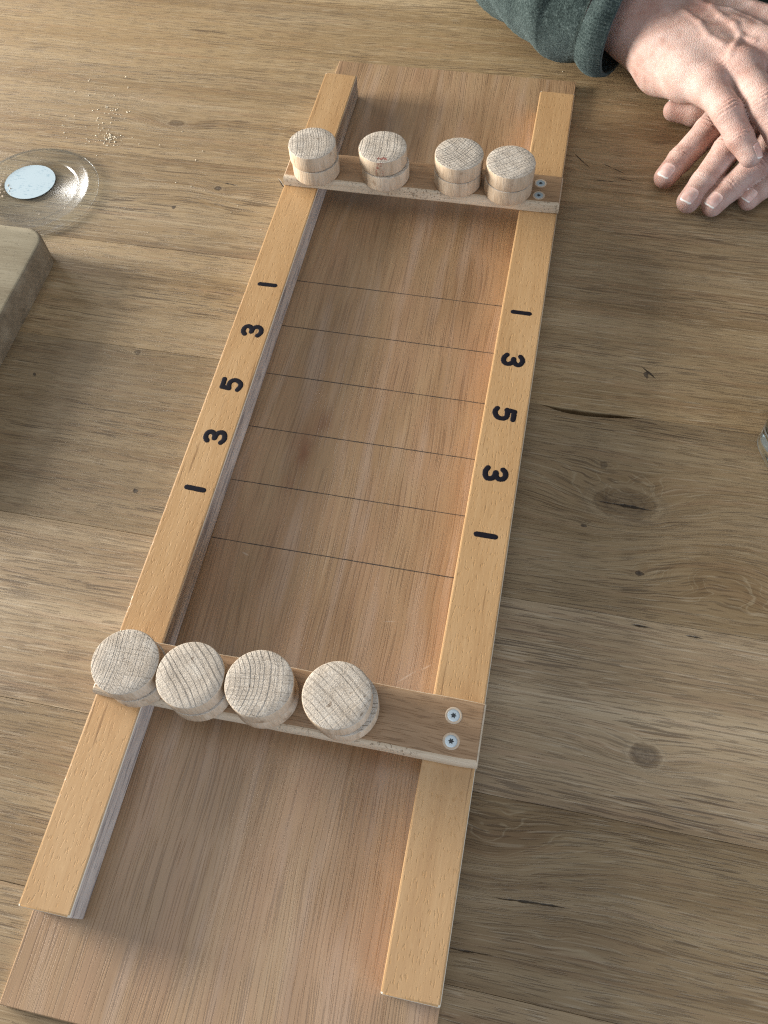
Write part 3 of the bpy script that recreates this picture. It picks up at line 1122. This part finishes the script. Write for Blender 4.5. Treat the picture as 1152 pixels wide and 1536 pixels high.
def make_nails(hand, parent):
    for c, ax, side, up, hl, hw in hand.nails:
        nu, nv = 14, 12
        G = np.zeros((nu+1, nv+1, 3), np.float32)
        inn = np.zeros((nu+1, nv+1), bool)
        for i in range(nu+1):
            for j in range(nv+1):
                a, b = -1+2*i/nu, -1+2*j/nv
                # square to superellipse
                m = (abs(a)**4+abs(b)**4)**.25
                k = max(abs(a), abs(b))/m if m > 0 else 1
                G[i, j] = c+ax*(a*k*hl*1.0)+side*(b*k*hw*.98)+up*5
        P = G.reshape(-1, 3).copy()
        for _ in range(30):
            dd = hand.sdf(P)
            P -= up*np.clip(dd, -1, 2)[:, None]*.8
            w = (P-c)@up
            P += up*(np.clip(w, -2.4, 2)-w)[:, None]
        P = P.reshape(nu+1, nv+1, 3)
        for i in range(nu+1):
            for j in range(nv+1):
                a = -1+2*i/nu
                b = -1+2*j/nv
                P[i, j] += up*(.30+.10*(1-b*b))
        V = [tuple(p) for p in P.reshape(-1, 3)]+[tuple(p-up*.7) for p in P.reshape(-1, 3)]
        o_ = (nu+1)*(nv+1)
        F = []; mi = []
        idx = lambda i, j: i*(nv+1)+j
        for i in range(nu):
            for j in range(nv):
                F.append((idx(i, j), idx(i+1, j), idx(i+1, j+1), idx(i, j+1))); mi.append(1 if i >= nu-1 else 0)
        for i in range(nu):
            for j in (0, nv):
                F.append((idx(i, j), idx(i+1, j), idx(i+1, j)+o_, idx(i, j)+o_)); mi.append(1 if i >= nu-1 else 0)
        for j in range(nv):
            for i in (0, nu):
                F.append((idx(i, j), idx(i, j+1), idx(i, j+1)+o_, idx(i, j)+o_)); mi.append(1 if i else 0)
        n = from_data('fingernail', V, F, [M['nail'], M['nail_tip']], parent)
        n.data.polygons.foreach_set('material_index', mi)
        bm = bmesh.new(); bm.from_mesh(n.data); bmesh.ops.recalc_face_normals(bm, faces=bm.faces); bm.to_mesh(n.data); bm.free()
        smooth_by_angle(n, 50)


person = tag(empty('person', (290, 830, -450)), 'person in a green knit sweater, one hand resting over the other', 'person')
PO = (-290, -830, 450)
def under_person(o):
    o.location = [c*MM for c in PO]

# --- the hand underneath (fingers toward the viewer)
LH = Hand()
LH.body = [((273, 574, 23), (318, 640, 30), 13, 20, 8), ((285, 556, 26), (325, 632, 33), 13, 20, 9), ((299, 542, 26), (336, 622, 33), 12.5, 19, 9), ((316, 535, 22), (346, 612, 30), 11.5, 18, 9),
           ((325, 630, 32), (372, 700, 40), 24, 27, 12), ((336, 622, 30), (385, 694, 38), 22, 27, 12), ((272, 572, 15), (312, 628, 22), 12, 17, 9)]
finger(LH, [(273.2, 574.2, 23), (256, 541.6, 18.5), (241.5, 521.7, 11.0), (233.4, 507.2, 8.6)], [10.4, 8.9, 7.8, 6.9], 5.0, (4.8, 4.3, .2))
finger(LH, [(284.9, 555.6, 26), (267.3, 521.6, 21), (255.7, 501.1, 12), (248.1, 487.3, 8.8)], [10.4, 8.8, 7.7, 6.9], 5.0, (4.9, 4.4, .2))
finger(LH, [(298.8, 542.2, 26), (283.6, 509.9, 20.5), (271.2, 497.6, 12), (262.8, 486.2, 8.6)], [9.8, 8.3, 7.3, 6.6], 5.0, (4.7, 4.2, .2))
finger(LH, [(315.9, 535.0, 22), (301.5, 512.3, 18), (291.6, 504.2, 11), (284.3, 494.9, 8.0)], [8.8, 7.5, 6.7, 6.0], 5.0, (4.1, 3.6, .2))
finger(LH, [(286, 577, 16), (268, 572.0, 12), (250.2, 570.9, 10), (236.5, 573.6, 8.4)], [11, 9.4, 8.4, 7.0], 5.0, (4.8, 4.4, .2, .9), wr=.2)

# --- the hand on top (back of the hand up, little finger toward the viewer)
RH = Hand()
RH.body = [((248.2, 543.7, 47), (212, 603, 40), 10.5, 15, 8), ((264.7, 553.6, 53), (214, 612, 44), 11, 15, 9), ((277.8, 571.8, 55), (218, 624, 44), 11.5, 15, 9), ((291.9, 593.2, 53), (222, 636, 42), 12, 16, 9),
           ((223, 580, 33), (236, 558, 40), 15.5, 12.5, 11), ((205, 604, 38), (222, 584, 33), 17, 15, 12),
           ((209, 610, 40), (155, 634, 44), 19, 23, 13), ((214, 626, 42), (160, 645, 45), 20, 23, 13), ((222, 636, 34), (262, 612, 34), 17, 13, 12),
           ((262, 612, 34), (300, 604, 36), 12, 10, 9), ((250, 565, 42), (285, 595, 42), 10, 10, 9)]
finger(RH, [(248.2, 543.7, 47.5), (259.8, 520.3, 47), (268.6, 508.2, 40.5), (276.6, 500.4, 35)], [10.0, 8.6, 7.6, 6.6], 6.0, (4.5, 3.9, .3, -.35), wr=.8)
finger(RH, [(264.7, 553.6, 53), (278.6, 522.3, 53), (291, 508.6, 44), (300, 499, 38)], [10.6, 9.4, 8.2, 7.2], 6.0, (5.6, 4.8, 1.1), wr=.8)
finger(RH, [(277.8, 571.8, 55), (301, 540.3, 57), (318, 522, 48), (327, 510, 40)], [11.0, 9.6, 8.4, 7.4], 6.0, (5.8, 5.0, 1.1))
finger(RH, [(291.9, 593.2, 53), (322, 571.7, 53), (342, 556, 45), (353, 546, 38)], [11.2, 9.6, 8.4, 7.4], 6.0, (5.8, 5.0, 1.1))
# tendons and veins on the back of the hand
def vein(pts, r, k=2.6):
    for a, b in zip(pts, pts[1:]): RH.veins.append((a, b, r, r, k))
def onback(x, y, lift):
    P = np.array([[x, y, 90.0]], np.float32)
    for _ in range(60): P[:, 2] -= np.clip(RH.sdf(P), -1, 3)*.7
    return (x, y, float(P[0, 2])-lift)
sv = []
for pts, r, lf in (([(222, 618), (236, 606), (244, 600), (250, 590), (258, 582), (262, 572), (270, 566)], 1.5, 1.0),
                   ([(244, 600), (256, 598), (268, 590), (274, 582)], 1.3, .95),
                   ([(228, 596), (238, 584), (243, 572), (252, 563)], 1.2, .95),
                   ([(262, 572), (258, 560), (256, 553)], 1.1, .85), ([(236, 625), (252, 618), (270, 606), (284, 600)], 1.3, .9)):
    sv.append(([onback(x, y, lf) for x, y in pts], r))
for pts, r in sv: vein(pts, r)
for c, ax in (((262, 556, 62), (.5, -.85, 0)), ((246, 546, 56), (.45, -.9, 0)), ((276, 575, 64), (.6, -.8, 0))):
    RH.wr.append((np.array(c, np.float32)-np.array((0, 0, 8), np.float32), unit(ax), .28, 6.0, 3.0, np.array((0, 0, 1), np.float32)))

lv, lf_ = surface_nets(LH.sdf, (218, 470, 0.4), (405, 720, 62), .85)
lred = red_map(LH, lv, [((233, 507, 8), 7), ((248, 487, 8), 7), ((262, 486, 8), 7), ((284, 495, 8), 6), ((238, 573, 8), 12), ((256, 541, 24), 8), ((267, 521, 27), 8), ((283, 510, 26), 7)])
left_hand = np_mesh('left_hand', lv, lf_, M['skin'], person, lred)
rv, rf_ = surface_nets(RH.sdf, (140, 486, 10), (368, 690, 80), .85)
rred = red_map(RH, rv, [((260, 520, 54), 8), ((269, 508, 46), 7), ((279, 522, 60), 8), ((250, 547, 56), 9), ((206, 606, 50), 16), ((266, 556, 62), 10), ((240, 600, 60), 9), ((276, 500, 33), 5)])*.8
right_hand = np_mesh('right_hand', rv, rf_, M['skin'], person, rred)
for h, hd in ((left_hand, LH), (right_hand, RH)):
    under_person(h)
    md = h.modifiers.new('smooth', 'SMOOTH'); md.factor = .5; md.iterations = 2
    make_nails(hd, h)
    for ch in h.children: ch.location = (0, 0, 0)
left_hand['label'] = 'lower hand, four fingers flat on the table'
right_hand['label'] = 'upper hand with veined back, crossing over the other'


# --- sweater: sleeve tubes with folds, ribbed cuffs, torso beyond the table edge
def tube(path, radii, nseg, nper, disp, squash=1.0):
    pts = [Vector(p) for p in path]
    P = [2*pts[0]-pts[1]]+pts+[2*pts[-1]-pts[-2]]
    Rr = [radii[0]]+list(radii)+[radii[-1]]
    out, rad = [], []
    for i in range(1, len(P)-2):
        for k in range(nper):
            t = k/nper
            a, b, c, d = P[i-1], P[i], P[i+1], P[i+2]
            out.append(.5*((2*b)+(c-a)*t+(2*a-5*b+4*c-d)*t*t+(3*b-a-3*c+d)*t**3))
            a, b, c, d = Rr[i-1], Rr[i], Rr[i+1], Rr[i+2]
            rad.append(.5*((2*b)+(c-a)*t+(2*a-5*b+4*c-d)*t*t+(3*b-a-3*c+d)*t**3))
    out.append(pts[-1]); rad.append(radii[-1])
    V = []
    L = 0
    for i, q in enumerate(out):
        d = (out[min(i+1, len(out)-1)]-out[max(i-1, 0)]).normalized()
        if i: L += (out[i]-out[i-1]).length
        s = d.cross(Vector((0, 0, 1))).normalized()
        u = s.cross(d).normalized()
        for k in range(nseg):
            a = 2*math.pi*k/nseg
            r = rad[i]+disp(a, L, i/(len(out)-1))
            w = q+s*math.cos(a)*r+u*math.sin(a)*r*squash
            V.append([w.x, w.y, max(w.z, .6)])
    F = []
    for i in range(len(out)-1):
        for k in range(nseg):
            F.append((i*nseg+k, i*nseg+(k+1) % nseg, (i+1)*nseg+(k+1) % nseg, (i+1)*nseg+k))
    return V, F, len(out)


def sleeve_disp(a, L, u):
    f = 2.4*math.sin(L*.13+1.6*math.sin(a*1.0+.6))*math.sin(u*math.pi)
    f += 1.6*math.sin(L*.23+2*a)*math.sin(u*math.pi)
    return f+random.uniform(-.22, .22)


def cuff_disp(a, L, u):
    return .6*abs(math.sin(a*52))**.7-.4+1.6*math.sin(u*math.pi)


cuff_path = [(180, 621.5, 43), (188, 618, 42), (197, 614.2, 41.5)]
V, F, n = tube([(58, 838, 118), (62, 765, 80), (104, 706, 54), (134, 656, 46), (164, 632, 43), (184, 620.5, 43)], [54, 50, 44, 41.5, 40.5, 35.5], 130, 26, sleeve_disp, .92)
sl = from_data('sleeve', V, F, M['wool'], person, smooth=True); under_person(sl)
V, F, n = tube(cuff_path, [36.5, 38.5, 37.2], 832, 14, cuff_disp, .93)
ns = 832
# inner wall of the cuff
Vi, Fi, ni = tube(cuff_path, [34.2, 34.8, 34.6], 832, 14, lambda a, L, u: 0, .93)
b = len(V)
V += Vi
F += [tuple(i+b for i in q[::-1]) for q in Fi]
F += [((n-1)*ns+k, (n-1)*ns+(k+1) % ns, b+(n-1)*ns+(k+1) % ns, b+(n-1)*ns+k) for k in range(ns)]
cf = from_data('cuff', V, F, M['wool'], sl, smooth=True)

V, F, n = tube([(540, 860, 130), (500, 800, 75), (440, 745, 52), (400, 712, 46), (362, 684, 42)], [52, 49, 45, 42, 36], 80, 14, sleeve_disp, .92)
s2 = from_data('sleeve', V, F, M['wool'], person, smooth=True); under_person(s2)
V, F, n = tube([(366, 686, 43), (356, 678, 42), (347, 671, 41.5)], [36.5, 38.5, 37.2], 120, 8, cuff_disp, .93)
from_data('cuff', V, F, M['wool'], s2, smooth=True)

# torso in the sweater and lap in dark cloth, behind the table edge
TB = Hand()
def torso_sdf(P):
    d = round_cone(P, (300, 900, -220), (300, 915, 120), 150, 165)
    d = smin(d, round_cone(P, (215, 910, 60), (385, 910, 60), 130, 130), 60)
    d = smin(d, round_cone(P, (130, 925, 300), (470, 925, 300), 85, 85), 90)
    d = smin(d, round_cone(P, (110, 925, 290), (58, 838, 118), 72, 54), 50)
    d = smin(d, round_cone(P, (490, 925, 290), (545, 866, 128), 72, 54), 50)
    return d
tv, tf = surface_nets(torso_sdf, (-60, 715, -330), (660, 1110, 420), 9.0)
to = np_mesh('sweater_body', tv, tf, M['wool'], person); under_person(to)
def lap_sdf(P):
    d = round_cone(P, (200, 900, -300), (180, 560, -320), 85, 75)
    return smin(d, round_cone(P, (400, 900, -300), (430, 560, -320), 85, 75), 25)
tv, tf = surface_nets(lap_sdf, (80, 470, -420), (530, 1000, -190), 9.0)
to = np_mesh('trousers', tv, tf, M['wool_dark'], person); under_person(to)
